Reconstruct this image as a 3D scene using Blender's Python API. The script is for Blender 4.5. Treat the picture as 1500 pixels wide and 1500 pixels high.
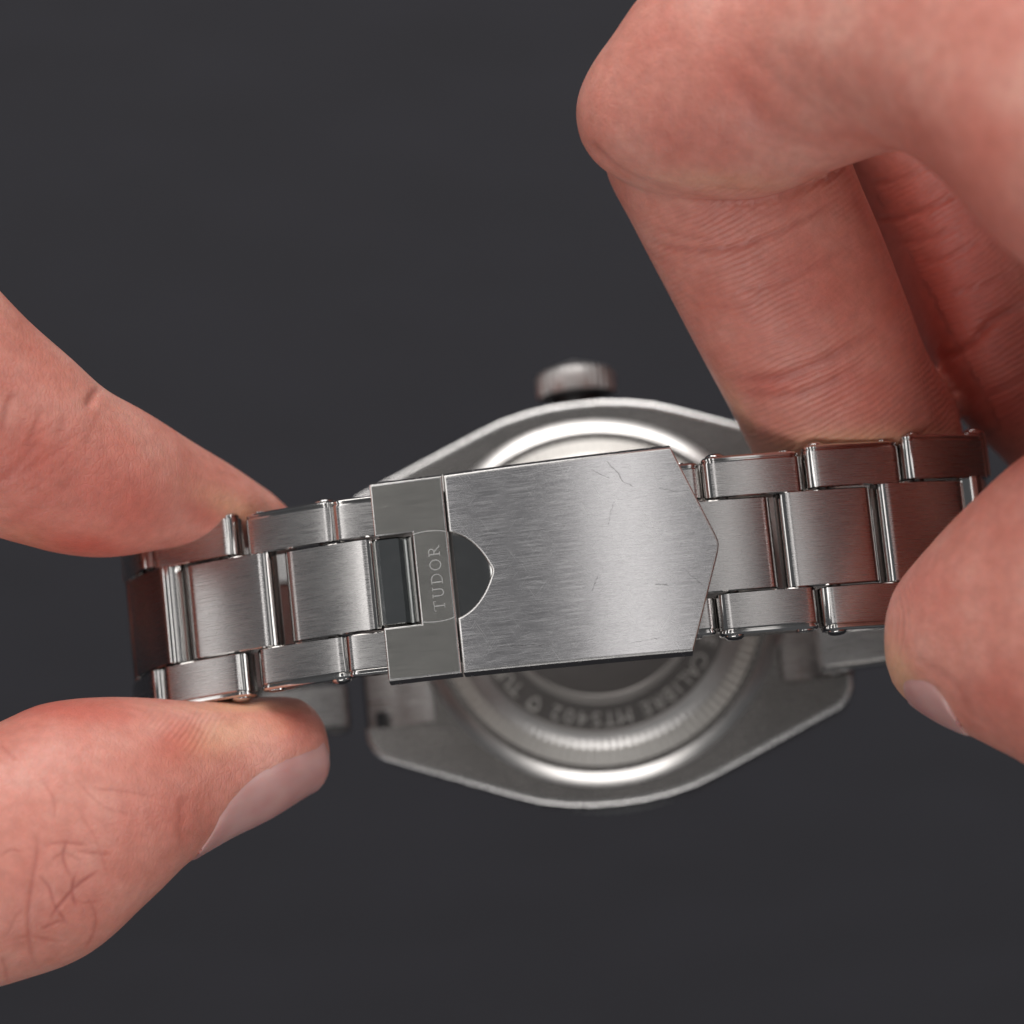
import bpy, bmesh, math, random
import numpy as np
from mathutils import Vector, Matrix
from mathutils.bvhtree import BVHTree
random.seed(4); np.random.seed(4)
MM = 0.001
scene = bpy.context.scene
for o in list(bpy.data.objects): bpy.data.objects.remove(o)

# ------------------------------------------------------------------ camera
D, S0 = 360.0, 16.6            # mm from lens to clasp, photo pixels per mm at the clasp
cam = bpy.data.cameras.new('camera'); camo = bpy.data.objects.new('camera', cam)
scene.collection.objects.link(camo); scene.camera = camo
camo.location = (0, 0, D*MM)
cam.sensor_width = 36; cam.lens = 36*D/(1500/S0)
cam.clip_start = 0.02; cam.clip_end = 20
cam.dof.use_dof = True; cam.dof.focus_distance = (D+0.6)*MM; cam.dof.aperture_fstop = 17

# ------------------------------------------------------------------ light
world = bpy.data.worlds.new('World'); scene.world = world; world.use_nodes = True
bgn = world.node_tree.nodes['Background']
bgn.inputs[0].default_value = (0.92, 0.95, 1.0, 1); bgn.inputs[1].default_value = 0.10
def area(name, loc, size, power, col=(1, 0.975, 0.96), aim=(0, 0, 0), sy=None):
    l = bpy.data.lights.new(name, 'AREA'); l.shape = 'RECTANGLE'; l.size = size; l.size_y = sy or size
    l.energy = power; l.color = col
    o = bpy.data.objects.new(name, l); scene.collection.objects.link(o)
    o.location = loc
    z = (Vector(loc)-Vector(aim)).normalized(); x = Vector((0, 1, 0)).cross(z).normalized(); y = z.cross(x)
    o.rotation_euler = Matrix((x, y, z)).transposed().to_euler()
    return o
area('softbox_key', (-0.14, 0.78, 0.32), 0.85, 7.4, sy=0.55)
area('strip_left', (-0.47, 0.30, 0.78), 0.12, 0.50, sy=0.50)
area('strip_middle', (0.035, 0.30, 0.78), 0.14, 0.31, sy=0.50)
area('strip_right', (0.31, 0.30, 0.78), 0.11, 0.15, sy=0.50)
area('strip_far_left', (-0.92, 0.30, 0.46), 0.16, 0.45, sy=0.50)
area('fill_right', (0.90, 0.22, 0.50), 0.55, 2.8, sy=0.45)  # added fill from the side, brightens skin that faces the camera
area('fill_low', (-0.06, -0.50, 0.62), 0.55, 2.4, sy=0.34)  # added fill from below, lifts the skin and the lower metal bevels
vs = scene.view_settings
vs.view_transform = 'Standard'; vs.look = 'None'; vs.exposure = 0.0; vs.gamma = 1.0; vs.use_curve_mapping = False

# ------------------------------------------------------------------ materials
def new_mat(name):
    m = bpy.data.materials.new(name); m.use_nodes = True
    nt = m.node_tree; b = nt.nodes['Principled BSDF']
    return m, nt, b
def nd(nt, t, **kw):
    n = nt.nodes.new(t)
    for k, v in kw.items(): setattr(n, k, v)
    return n
def lk(nt, a, b): nt.links.new(a, b)
def ramp(nt, fac, stops):
    r = nd(nt, 'ShaderNodeValToRGB'); e = r.color_ramp.elements
    while len(e) < len(stops): e.new(0.5)
    for i, (p, c) in enumerate(stops):
        e[i].position = p; e[i].color = (c if len(c) == 4 else (*c, 1)) if isinstance(c, tuple) else (c, c, c, 1)
    lk(nt, fac, r.inputs[0]); return r.outputs[0]
def math_n(nt, op, a, b=None, c=None, clamp=False):
    n = nd(nt, 'ShaderNodeMath', operation=op); n.use_clamp = clamp
    for i, v in enumerate((a, b, c)):
        if v is None: continue
        if isinstance(v, (int, float)): n.inputs[i].default_value = v
        else: lk(nt, v, n.inputs[i])
    return n.outputs[0]

def brushed(name, col=(0.56, 0.545, 0.535), rough=0.27, aniso=0.75, streak=1.0, scratches=(), scuff=0.0, bump=0.10, hair=0.0):
    """steel brushed along v of the UV map (UVs in mm, u = across the bracelet)"""
    m, nt, b = new_mat(name)
    b.inputs['Metallic'].default_value = 1.0
    b.inputs['Anisotropic'].default_value = aniso
    tc = nd(nt, 'ShaderNodeTexCoord'); oi = nd(nt, 'ShaderNodeObjectInfo')
    add = nd(nt, 'ShaderNodeVectorMath', operation='ADD')
    comb = nd(nt, 'ShaderNodeCombineXYZ')
    lk(nt, math_n(nt, 'MULTIPLY', oi.outputs['Random'], 57.0), comb.inputs[0])
    lk(nt, math_n(nt, 'MULTIPLY', oi.outputs['Random'], 31.0), comb.inputs[1])
    lk(nt, tc.outputs['UV'], add.inputs[0]); lk(nt, comb.outputs[0], add.inputs[1])
    def st(sx, sy, scale=1.0, detail=3.0, rough_=0.6):
        mp = nd(nt, 'ShaderNodeMapping'); mp.inputs['Scale'].default_value = (sx, sy, 1)
        lk(nt, add.outputs[0], mp.inputs['Vector'])
        n = nd(nt, 'ShaderNodeTexNoise'); n.inputs['Scale'].default_value = scale
        n.inputs['Detail'].default_value = detail; n.inputs['Roughness'].default_value = rough_
        lk(nt, mp.outputs[0], n.inputs['Vector']); return n.outputs['Fac']
    s1 = st(17.0, 0.30); s2 = st(44.0, 0.9); s3 = st(0.35, 0.25, detail=4)
    mix = math_n(nt, 'ADD', math_n(nt, 'MULTIPLY', s1, 0.55), math_n(nt, 'MULTIPLY', s2, 0.45))
    colr = ramp(nt, mix, [(0.30, tuple(c*(1-0.26*streak) for c in col)), (0.70, tuple(min(1, c*(1+0.20*streak)) for c in col))])
    ro = math_n(nt, 'ADD', math_n(nt, 'MULTIPLY', math_n(nt, 'SUBTRACT', s1, 0.5), 0.22*streak), rough)
    ro = math_n(nt, 'ADD', ro, math_n(nt, 'MULTIPLY', math_n(nt, 'SUBTRACT', s3, 0.5), 0.06))
    height = mix
    if scuff:
        sp = st(5.0, 4.2, detail=5, rough_=0.7); cl = st(0.28, 0.28, detail=2)
        mk = math_n(nt, 'MULTIPLY', ramp(nt, sp, [(0.655, 0.0), (0.70, 1.0)]), ramp(nt, cl, [(0.50, 0.0), (0.62, 1.0)]))
        mk = math_n(nt, 'MULTIPLY', mk, scuff)
        mx = nd(nt, 'ShaderNodeMix', data_type='RGBA'); lk(nt, mk, mx.inputs[0]); lk(nt, colr, mx.inputs[6]); mx.inputs[7].default_value = (0.85, 0.85, 0.86, 1); colr = mx.outputs[2]
        ro = math_n(nt, 'ADD', ro, math_n(nt, 'MULTIPLY', mk, 0.25))
    if hair:
        hm = None
        for th, sx, sy, lo in ((0.5, 0.22, 16, 0.69), (-0.7, 0.30, 20, 0.70), (1.25, 0.25, 18, 0.68), (-1.35, 0.35, 22, 0.675)):
            mp = nd(nt, 'ShaderNodeMapping'); mp.inputs['Scale'].default_value = (sx, sy, 1)
            ro_ = nd(nt, 'ShaderNodeVectorRotate', rotation_type='Z_AXIS'); ro_.inputs['Angle'].default_value = th
            lk(nt, add.outputs[0], ro_.inputs['Vector']); lk(nt, ro_.outputs[0], mp.inputs['Vector'])
            n = nd(nt, 'ShaderNodeTexNoise'); n.inputs['Scale'].default_value = 1.0; n.inputs['Detail'].default_value = 1.0
            lk(nt, mp.outputs[0], n.inputs['Vector'])
            k = ramp(nt, n.outputs['Fac'], [(lo, 0.0), (lo+0.03, 1.0)])
            hm = k if hm is None else math_n(nt, 'MAXIMUM', hm, k)
        hm = math_n(nt, 'MULTIPLY', hm, hair)
        mx = nd(nt, 'ShaderNodeMix', data_type='RGBA'); lk(nt, hm, mx.inputs[0]); lk(nt, colr, mx.inputs[6]); mx.inputs[7].default_value = (0.80, 0.80, 0.80, 1); colr = mx.outputs[2]
        ro = math_n(nt, 'ADD', ro, math_n(nt, 'MULTIPLY', hm, 0.3))
    # single scratches: distance to short line segments given in mm on the UV map
    sepuv = nd(nt, 'ShaderNodeSeparateXYZ'); 
    if scratches:
        nz = nd(nt, 'ShaderNodeTexNoise'); nz.inputs['Scale'].default_value = 2.2; nz.inputs['Detail'].default_value = 3
        lk(nt, tc.outputs['UV'], nz.inputs['Vector'])
        sub = nd(nt, 'ShaderNodeVectorMath', operation='SUBTRACT'); lk(nt, nz.outputs['Color'], sub.inputs[0]); sub.inputs[1].default_value = (0.5, 0.5, 0.5)
        scl = nd(nt, 'ShaderNodeVectorMath', operation='SCALE'); lk(nt, sub.outputs[0], scl.inputs[0]); scl.inputs['Scale'].default_value = 0.35
        wob = nd(nt, 'ShaderNodeVectorMath', operation='ADD'); lk(nt, tc.outputs['UV'], wob.inputs[0]); lk(nt, scl.outputs[0], wob.inputs[1])
        lk(nt, wob.outputs[0], sepuv.inputs[0])
        dark = lite = None
        for (x0, y0, x1, y1, w, kind) in scratches:
            dx, dy = x1-x0, y1-y0; L2 = dx*dx+dy*dy
            px = math_n(nt, 'SUBTRACT', sepuv.outputs[0], x0); py = math_n(nt, 'SUBTRACT', sepuv.outputs[1], y0)
            t = math_n(nt, 'ADD', math_n(nt, 'MULTIPLY', px, dx/L2), math_n(nt, 'MULTIPLY', py, dy/L2), clamp=True)
            ex = math_n(nt, 'SUBTRACT', px, math_n(nt, 'MULTIPLY', t, dx)); ey = math_n(nt, 'SUBTRACT', py, math_n(nt, 'MULTIPLY', t, dy))
            d = math_n(nt, 'SQRT', math_n(nt, 'ADD', math_n(nt, 'MULTIPLY', ex, ex), math_n(nt, 'MULTIPLY', ey, ey)))
            k = math_n(nt, 'SUBTRACT', 1.0, math_n(nt, 'DIVIDE', d, w), clamp=True)
            if kind == 'd': dark = k if dark is None else math_n(nt, 'MAXIMUM', dark, k)
            else: lite = k if lite is None else math_n(nt, 'MAXIMUM', lite, k)
        gate = ramp(nt, st(6, 6, detail=2), [(0.36, 0.15), (0.52, 1.0)])
        if dark is not None:
            mx = nd(nt, 'ShaderNodeMix', data_type='RGBA'); lk(nt, math_n(nt, 'MULTIPLY', math_n(nt, 'MULTIPLY', dark, 0.8), gate), mx.inputs[0]); lk(nt, colr, mx.inputs[6]); mx.inputs[7].default_value = (0.09, 0.085, 0.085, 1); colr = mx.outputs[2]
        if lite is not None:
            mx = nd(nt, 'ShaderNodeMix', data_type='RGBA'); lk(nt, math_n(nt, 'MULTIPLY', math_n(nt, 'MULTIPLY', lite, 0.7), gate), mx.inputs[0]); lk(nt, colr, mx.inputs[6]); mx.inputs[7].default_value = (0.9, 0.9, 0.9, 1); colr = mx.outputs[2]
    lk(nt, colr, b.inputs['Base Color']); lk(nt, ro, b.inputs['Roughness'])
    tg = nd(nt, 'ShaderNodeTangent', direction_type='UV_MAP', uv_map='UVMap'); lk(nt, tg.outputs[0], b.inputs['Tangent'])
    bp = nd(nt, 'ShaderNodeBump'); bp.inputs['Strength'].default_value = bump; bp.inputs['Distance'].default_value = 0.00004
    lk(nt, height, bp.inputs['Height']); lk(nt, bp.outputs[0], b.inputs['Normal'])
    return m
def polished(name, col=(0.60, 0.585, 0.57), rough=0.09):
    m, nt, b = new_mat(name)
    b.inputs['Metallic'].default_value = 1.0; b.inputs['Base Color'].default_value = (*col, 1)
    tc = nd(nt, 'ShaderNodeTexCoord'); n = nd(nt, 'ShaderNodeTexNoise'); n.inputs['Scale'].default_value = 900; n.inputs['Detail'].default_value = 4
    lk(nt, tc.outputs['Object'], n.inputs['Vector'])
    lk(nt, math_n(nt, 'ADD', math_n(nt, 'MULTIPLY', n.outputs['Fac'], 0.10), max(0.0, rough-0.05)), b.inputs['Roughness'])
    return m
M_BR = brushed('brushed_steel', scuff=0.25, hair=0.10)
M_COVER = brushed('brushed_steel_cover', col=(0.55, 0.54, 0.545), rough=0.25, scuff=0.5, hair=0.16, streak=1.0, bump=0.14, scratches=[
    (8.4, 0.6, 7.3, 1.5, 0.075, 'd'), (7.3, 1.5, 6.6, 1.7, 0.085, 'd'), (6.6, 1.7, 6.0, 2.6, 0.06, 'd'), (7.9, -0.9, 6.9, 0.6, 0.045, 'd'),
    (-2.9, 3.7, -3.1, 4.7, 0.10, 'd'), (-1.7, 6.2, -3.6, 8.0, 0.05, 'd'), (-1.6, -1.3, -2.9, -1.9, 0.05, 'd'),
    (4.6, 0.7, 2.8, 0.1, 0.04, 'd'), (-5.6, -7.0, -5.2, -3.2, 0.045, 'l'), (-7.0, -9.5, -7.3, -6.0, 0.05, 'd'), (-7.9, 1.0, -7.7, 3.5, 0.04, 'd'),
    (-4.7, -10.4, -3.9, -8.4, 0.04, 'l'), (1.6, -9.0, 0.2, -7.6, 0.035, 'l'), (-1.5, -6.8, -2.2, -5.0, 0.045, 'l'), (5.6, 5.0, 5.1, 6.6, 0.04, 'd')])
M_PLATE = brushed('satin_steel_plate', col=(0.45, 0.44, 0.41), rough=0.25, aniso=0.7, streak=0.4, bump=0.06)
M_POL = polished('polished_steel')
M_CHAM = polished('satin_chamfer', col=(0.66, 0.645, 0.63), rough=0.26)
M_CROWN = polished('crown_steel', col=(0.72, 0.70, 0.68), rough=0.36)
M_BAR = polished('pusher_steel', col=(0.50, 0.51, 0.50), rough=0.09)
M_MIR = polished('mirror_steel', col=(0.42, 0.42, 0.41), rough=0.10)
M_MIRB = polished('caseback_polish', col=(0.60, 0.58, 0.56), rough=0.30)
M_DARKSTEEL = polished('matt_grey_steel', col=(0.17, 0.16, 0.155), rough=0.40)
M_CASE = brushed('case_steel', col=(0.255, 0.242, 0.232), rough=0.27, streak=0.2, bump=0.03)
M_LETTER = polished('engraving_bright', col=(0.85, 0.84, 0.82), rough=0.30)
M_CBTEXT = polished('caseback_lettering', col=(0.58, 0.56, 0.53), rough=0.40)
M_SCRATCH = None
m, nt, b = new_mat('plain_black'); b.inputs['Base Color'].default_value = (0.012, 0.012, 0.013, 1); b.inputs['Roughness'].default_value = 0.35; M_BLACK = m
m, nt, b = new_mat('crystal_glass'); b.inputs['Base Color'].default_value = (0.9, 0.95, 0.95, 1); b.inputs['Roughness'].default_value = 0.02; b.inputs['Transmission Weight'].default_value = 1.0; M_GLASS = m

def skin_material():
    m, nt, b = new_mat('skin')
    tc = nd(nt, 'ShaderNodeTexCoord')
    def noise(scale, detail=4, rough=0.55, vec=None, dist=0.0):
        n = nd(nt, 'ShaderNodeTexNoise'); n.inputs['Scale'].default_value = scale; n.inputs['Detail'].default_value = detail
        n.inputs['Roughness'].default_value = rough; n.inputs['Distortion'].default_value = dist
        lk(nt, vec or tc.outputs['Object'], n.inputs['Vector']); return n.outputs['Fac']
    at = lambda nm: (lambda n: n.outputs['Fac'])(nd(nt, 'ShaderNodeAttribute', attribute_name=nm))
    red, pale, ridge, rmask, crs = at('red'), at('pale'), at('ridge'), at('rmask'), at('crease')
    blot = noise(130, 5, 0.6); fine = noise(900, 4)
    base = ramp(nt, blot, [(0.32, (0.63, 0.235, 0.180)), (0.50, (0.69, 0.292, 0.230)), (0.68, (0.74, 0.372, 0.300))])
    mx = nd(nt, 'ShaderNodeMix', data_type='RGBA'); lk(nt, red, mx.inputs[0]); lk(nt, base, mx.inputs[6]); mx.inputs[7].default_value = (0.60, 0.13, 0.095, 1)
    mx2 = nd(nt, 'ShaderNodeMix', data_type='RGBA'); lk(nt, pale, mx2.inputs[0]); lk(nt, mx.outputs[2], mx2.inputs[6]); mx2.inputs[7].default_value = (0.78, 0.46, 0.27, 1)
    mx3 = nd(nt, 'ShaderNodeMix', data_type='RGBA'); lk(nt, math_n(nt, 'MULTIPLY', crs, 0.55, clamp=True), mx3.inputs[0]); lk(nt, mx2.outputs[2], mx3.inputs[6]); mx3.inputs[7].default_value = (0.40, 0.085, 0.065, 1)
    mx4 = nd(nt, 'ShaderNodeMix', data_type='RGBA', blend_type='MULTIPLY'); mx4.inputs[0].default_value = 1.0
    lk(nt, mx3.outputs[2], mx4.inputs[6]); lk(nt, ramp(nt, fine, [(0.3, 0.90), (0.7, 1.06)]), mx4.inputs[7])
    lk(nt, mx4.outputs[2], b.inputs['Base Color'])
    b.inputs['Subsurface Weight'].default_value = 0.42
    b.inputs['Subsurface Radius'].default_value = (1.0, 0.28, 0.14); b.inputs['Subsurface Scale'].default_value = 0.0013
    lk(nt, math_n(nt, 'ADD', 0.32, math_n(nt, 'MULTIPLY', noise(1500, 3), 0.22)), b.inputs['Roughness'])
    b.inputs['Specular IOR Level'].default_value = 0.42
    # relief: small diamond wrinkles, pores, papillary ridges
    vo = nd(nt, 'ShaderNodeTexVoronoi', feature='DISTANCE_TO_EDGE'); vo.inputs['Scale'].default_value = 2300
    mp = nd(nt, 'ShaderNodeMapping'); mp.inputs['Scale'].default_value = (1.0, 0.55, 1.0); mp.inputs['Rotation'].default_value = (0, 0, 0.5)
    lk(nt, tc.outputs['Object'], mp.inputs[0]); lk(nt, mp.outputs[0], vo.inputs['Vector'])
    cell = ramp(nt, vo.outputs['Distance'], [(0.0, 0.0), (0.16, 1.0)])
    wv = math_n(nt, 'SINE', math_n(nt, 'MULTIPLY', math_n(nt, 'ADD', ridge, math_n(nt, 'MULTIPLY', noise(200, 2), 1.0)), 2*math.pi/0.50))
    inv = math_n(nt, 'SUBTRACT', 1.0, rmask)
    h = math_n(nt, 'ADD', math_n(nt, 'MULTIPLY', math_n(nt, 'MULTIPLY', cell, inv), 0.22), math_n(nt, 'MULTIPLY', math_n(nt, 'MULTIPLY', wv, rmask), 0.22))
    h = math_n(nt, 'ADD', h, math_n(nt, 'MULTIPLY', noise(2600, 3), 0.6))
    h = math_n(nt, 'ADD', h, math_n(nt, 'MULTIPLY', noise(420, 3), 0.5))
    bp = nd(nt, 'ShaderNodeBump'); bp.inputs['Strength'].default_value = 0.85; bp.inputs['Distance'].default_value = 0.00010
    lk(nt, h, bp.inputs['Height']); lk(nt, bp.outputs[0], b.inputs['Normal'])
    return m
M_SKIN = skin_material()
m, nt, b = new_mat('fingernail'); b.inputs['Base Color'].default_value = (0.60, 0.36, 0.32, 1); b.inputs['Roughness'].default_value = 0.33
b.inputs['Subsurface Weight'].default_value = 0.4; b.inputs['Subsurface Scale'].default_value = 0.001; b.inputs['Specular IOR Level'].default_value = 0.5
tc = nd(nt, 'ShaderNodeTexCoord'); n = nd(nt, 'ShaderNodeTexNoise'); n.inputs['Scale'].default_value = 260; lk(nt, tc.outputs['Object'], n.inputs['Vector'])
lk(nt, ramp(nt, n.outputs['Fac'], [(0.35, (0.57, 0.28, 0.26)), (0.65, (0.64, 0.37, 0.345))]), b.inputs['Base Color']); M_NAIL = m

# ------------------------------------------------------------------ helpers
def mesh_obj(name, bm, mats, parent=None, smooth=35, scale=MM):
    me = bpy.data.meshes.new(name); bmesh.ops.recalc_face_normals(bm, faces=bm.faces)
    for v in bm.verts: v.co *= scale
    if smooth is not None:
        lim = math.radians(smooth)
        for e in bm.edges:
            lf = e.link_faces
            e.smooth = len(lf) == 2 and lf[0].material_index == lf[1].material_index and e.calc_face_angle(0) < lim
        for f_ in bm.faces: f_.smooth = True
    bm.to_mesh(me); bm.free()
    if me.uv_layers: me.uv_layers[0].name = 'UVMap'
    for mm_ in (mats if isinstance(mats, (list, tuple)) else [mats]): me.materials.append(mm_)
    o = bpy.data.objects.new(name, me); scene.collection.objects.link(o)
    if parent: o.parent = parent
    return o
def lathe(prof, seg=128, axis='z', fn=None):
    bm = bmesh.new(); rings = []
    for i, (r, h) in enumerate(prof):
        ring = []
        if r < 1e-6: ring = [bm.verts.new((0, 0, h))]
        else:
            for k in range(seg):
                a = 2*math.pi*k/seg; rr, hh = fn(i, k, r, h) if fn else (r, h)
                ring.append(bm.verts.new((rr*math.cos(a), rr*math.sin(a), hh)))
        rings.append(ring)
    for j, (A, B) in enumerate(zip(rings, rings[1:])):
        for k in range(seg):
            k2 = (k+1) % seg
            if len(A) == 1: f = bm.faces.new((A[0], B[k], B[k2]))
            elif len(B) == 1: f = bm.faces.new((A[k], A[k2], B[0]))
            else: f = bm.faces.new((A[k], A[k2], B[k2], B[k]))
            f.material_index = 0; f.tag = False
    if axis == 'w':
        for v in bm.verts: x, y, z = v.co; v.co = (x, z, -y)
    return bm
def uv_xy(bm, swap=True):
    uvl = bm.loops.layers.uv.verify()
    for f in bm.faces:
        for l in f.loops: l[uvl].uv = (l.vert.co.y, l.vert.co.x)      # u across, v along: tangent lies across the brushing
    return uvl

# ------------------------------------------------------------------ setting
bm = bmesh.new(); bmesh.ops.create_grid(bm, x_segments=2, y_segments=2, size=1600)
m, nt, b = new_mat('dark_paper')
tc = nd(nt, 'ShaderNodeTexCoord'); n = nd(nt, 'ShaderNodeTexNoise'); n.inputs['Scale'].default_value = 40; n.inputs['Detail'].default_value = 7; n.inputs['Roughness'].default_value = 0.7
mp = nd(nt, 'ShaderNodeMapping'); mp.inputs['Scale'].default_value = (0.8, 3.0, 1); lk(nt, tc.outputs['Object'], mp.inputs[0]); lk(nt, mp.outputs[0], n.inputs['Vector'])
lk(nt, ramp(nt, n.outputs['Fac'], [(0.3, (0.0088, 0.0086, 0.0130)), (0.7, (0.0136, 0.0133, 0.0196))]), b.inputs['Base Color']); b.inputs['Roughness'].default_value = 0.7
table = mesh_obj('tabletop', bm, m); table.location = (0, 0, -0.26)
table['kind'] = 'structure'; table['label'] = 'plain dark charcoal tabletop far out of focus behind the watch'

# ------------------------------------------------------------------ wristwatch
ROT, TILT = math.radians(6.0), math.radians(9.5)
u_ax = Vector((math.cos(ROT), math.sin(ROT), 0))
n_ax = Vector((-math.sin(ROT)*math.sin(TILT), math.cos(ROT)*math.sin(TILT), math.cos(TILT)))
w_ax = n_ax.cross(u_ax)
WO = Vector((8.3, -8.7, -36.0))
watch = bpy.data.objects.new('wristwatch', None); scene.collection.objects.link(watch)
Mw = Matrix.Identity(4)
for i in range(3): Mw[i][0], Mw[i][1], Mw[i][2] = u_ax[i], w_ax[i], n_ax[i]
Mw.translation = WO*MM; watch.matrix_world = Mw
watch['label'] = 'stainless steel wristwatch seen from behind, scratched folding clasp in front of its case back'
watch['category'] = 'wristwatch'
CS = 0.9                       # the clasp sits a little off the loop's middle
HC, RC = 36.0, 95.0            # height of the clasp surface above the case back, radius of its bow
SHEAR = -1.2/36.0              # sideways lean of the bracelet loop

# --- case
half = [(0, 19.8), (2.5, 19.72), (5, 19.4), (7.5, 18.85), (10, 17.95), (22.2, 13.0), (23.1, 12.2), (23.6, 11.2), (23.7, 9.9), (17.4, 10.05), (16.9, 9.6), (16.9, 0)]
pts = half + [(x, -y) for x, y in half[::-1][1:]]
pts = pts + [(-x, y) for x, y in pts[::-1][1:-1]]
bm = bmesh.new(); vs_ = [bm.verts.new((x, y, 0)) for x, y in pts]
f = bm.faces.new(vs_)
r = bmesh.ops.extrude_face_region(bm, geom=[f]); dn = [g for g in r['geom'] if isinstance(g, bmesh.types.BMVert)]
for v in dn: v.co.z = -5.6
bm.normal_update()
edges = [e for e in bm.edges if all(abs(v.co.z) < 1e-6 for v in e.verts) and max(abs(v.co.y) for v in e.verts) > 11]
bv = bmesh.ops.bevel(bm, geom=edges, offset=0.48, segments=3, profile=0.6, affect='EDGES')
for fc in bm.faces:
    fc.normal_update(); fc.material_index = 0 if abs(fc.normal.z) > 0.9995 else 1
for v in bm.verts:
    if -0.8 < v.co.z < -1e-5: v.co.z *= 0.42          # shallow polished chamfer
for v in bm.verts:
    v.co.z += 0.9*max(0, (abs(v.co.x)-12)/12)**2
bmesh.ops.triangulate(bm, faces=[f_ for f_ in bm.faces if len(f_.verts) > 4])
uv_xy(bm); head = [mesh_obj('case', bm, [M_CASE, M_CHAM], watch, 30)]

# --- case back
NS = 720
prof = [(0, 0.75), (9.2, 0.75), (9.35, 0.95), (9.95, 0.95), (10.1, 0.75), (12.7, 0.75), (12.85, 1.05), (14.4, 0.80), (14.5, 0.72), (16.0, 0.35), (16.1, -0.15), (16.55, -0.15), (16.7, 0.55), (17.9, 0.12), (18.2, -0.3)]
def knurl(i, k, r_, h_):
    if 14.45 < r_ < 16.05:
        return r_, h_ + (0.0 if (k % 6) < 3 else -0.28)
    return r_, h_
bm = lathe(prof, NS, fn=knurl)
for f_ in bm.faces:
    rr = f_.calc_center_median().to_2d().length
    f_.material_index = 1 if rr < 9.25 else 2 if rr < 10.1 else 1 if rr < 12.75 else 2 if rr < 14.45 else 3 if rr < 16.05 else 1 if rr < 16.6 else 2
cb = mesh_obj('case_back', bm, [M_CASE, M_DARKSTEEL, M_MIRB, M_CBTEXT], watch, 40); head.append(cb)

# lettering round the case back, tops outward, clockwise from the camera's side
def glyph_mesh(ch, size):
    cu = bpy.data.curves.new('glyph', 'FONT'); cu.body = ch; cu.size = size; cu.align_x = 'CENTER'; cu.resolution_u = 3; cu.extrude = 0.03
    o = bpy.data.objects.new('glyph', cu); scene.collection.objects.link(o)
    dg = bpy.context.evaluated_depsgraph_get(); me = bpy.data.meshes.new_from_object(o.evaluated_get(dg))
    bpy.data.objects.remove(o); return me
bm = bmesh.new()
adv = {'I': 0.62, 'M': 1.25, ' ': 0.6, 'L': 0.85, 'E': 0.9, '*': 1.3}
text = 'RE CALIBRE MT5402 * TUDOR'; pitch = math.radians(6.5); ang = math.radians(17.0)   # measured clockwise from +u
for ch in text:
    k = adv.get(ch, 1.0); ang += pitch*k/2
    a = -ang
    if ch == '*':       # small shield
        sh = [(-0.55, 0.65), (0, 0.8), (0.55, 0.65), (0.6, 0.1), (0.4, -0.4), (0, -0.75), (-0.4, -0.4), (-0.6, 0.1)]
        tmp = bpy.data.meshes.new('shield'); N = len(sh)
        vv = [(x, y+0.75, 0.03) for x, y in sh] + [(x*0.62, y*0.62+0.75, 0.03) for x, y in sh]
        tmp.from_pydata(vv, [], [(i, (i+1) % N, N+(i+1) % N, N+i) for i in range(N)])
    elif ch != ' ': tmp = glyph_mesh(ch, 2.0)
    else: tmp = None
    if tmp:
        base = len(bm.verts); bm.from_mesh(tmp); bm.verts.ensure_lookup_table()
        ro = 10.9
        for v in bm.verts[base:]:
            x, y, z = v.co
            rr = ro + y; aa = a - x/11.4
            v.co = (rr*math.cos(aa), rr*math.sin(aa), 0.80 + z)
        bpy.data.meshes.remove(tmp)
    ang += pitch*k/2
mesh_obj('engraved_text', bm, M_CBTEXT, cb, None)

# --- bezel, crystal, crown
bm = lathe([(15.5, -9.2), (18.2, -9.3), (19.7, -8.6), (20.1, -7.9), (20.1, -6.2), (19.6, -5.7), (15.5, -5.65)], 360,
           fn=lambda i, k, r_, h_: (r_ - (0.22 if (k % 3) == 0 and 19.9 < r_ else 0), h_))
head.append(mesh_obj('bezel', bm, M_POL, watch, 25))
head.append(mesh_obj('crystal', lathe([(15.5, -8.9), (15.2, -9.6), (10, -10.3), (0, -10.6)], 96), M_GLASS, watch))
head.append(mesh_obj('dial', lathe([(0, -8.0), (15.4, -8.0), (15.4, -8.8)], 96), M_BLACK, watch))
bm = lathe([(0, 0), (2.5, 0), (2.5, 1.35), (2.9, 1.4), (3.4, 1.5), (3.8, 1.8), (3.88, 2.2), (3.88, 4.0), (3.7, 4.6), (3.1, 4.95), (0, 5.0)], 132, axis='w',
           fn=lambda i, k, r_, h_: (r_ - (0.17 if (k % 4) in (0, 1) and 3.75 < r_ else 0), h_*0.80))
for f_ in bm.faces: f_.material_index = 1 if f_.calc_center_median().y < 1.36 else 0
for v in bm.verts: v.co += Vector((0, 19.6, -2.9))
head.append(mesh_obj('crown', bm, [M_CROWN, M_BLACK], watch, 25))

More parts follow.
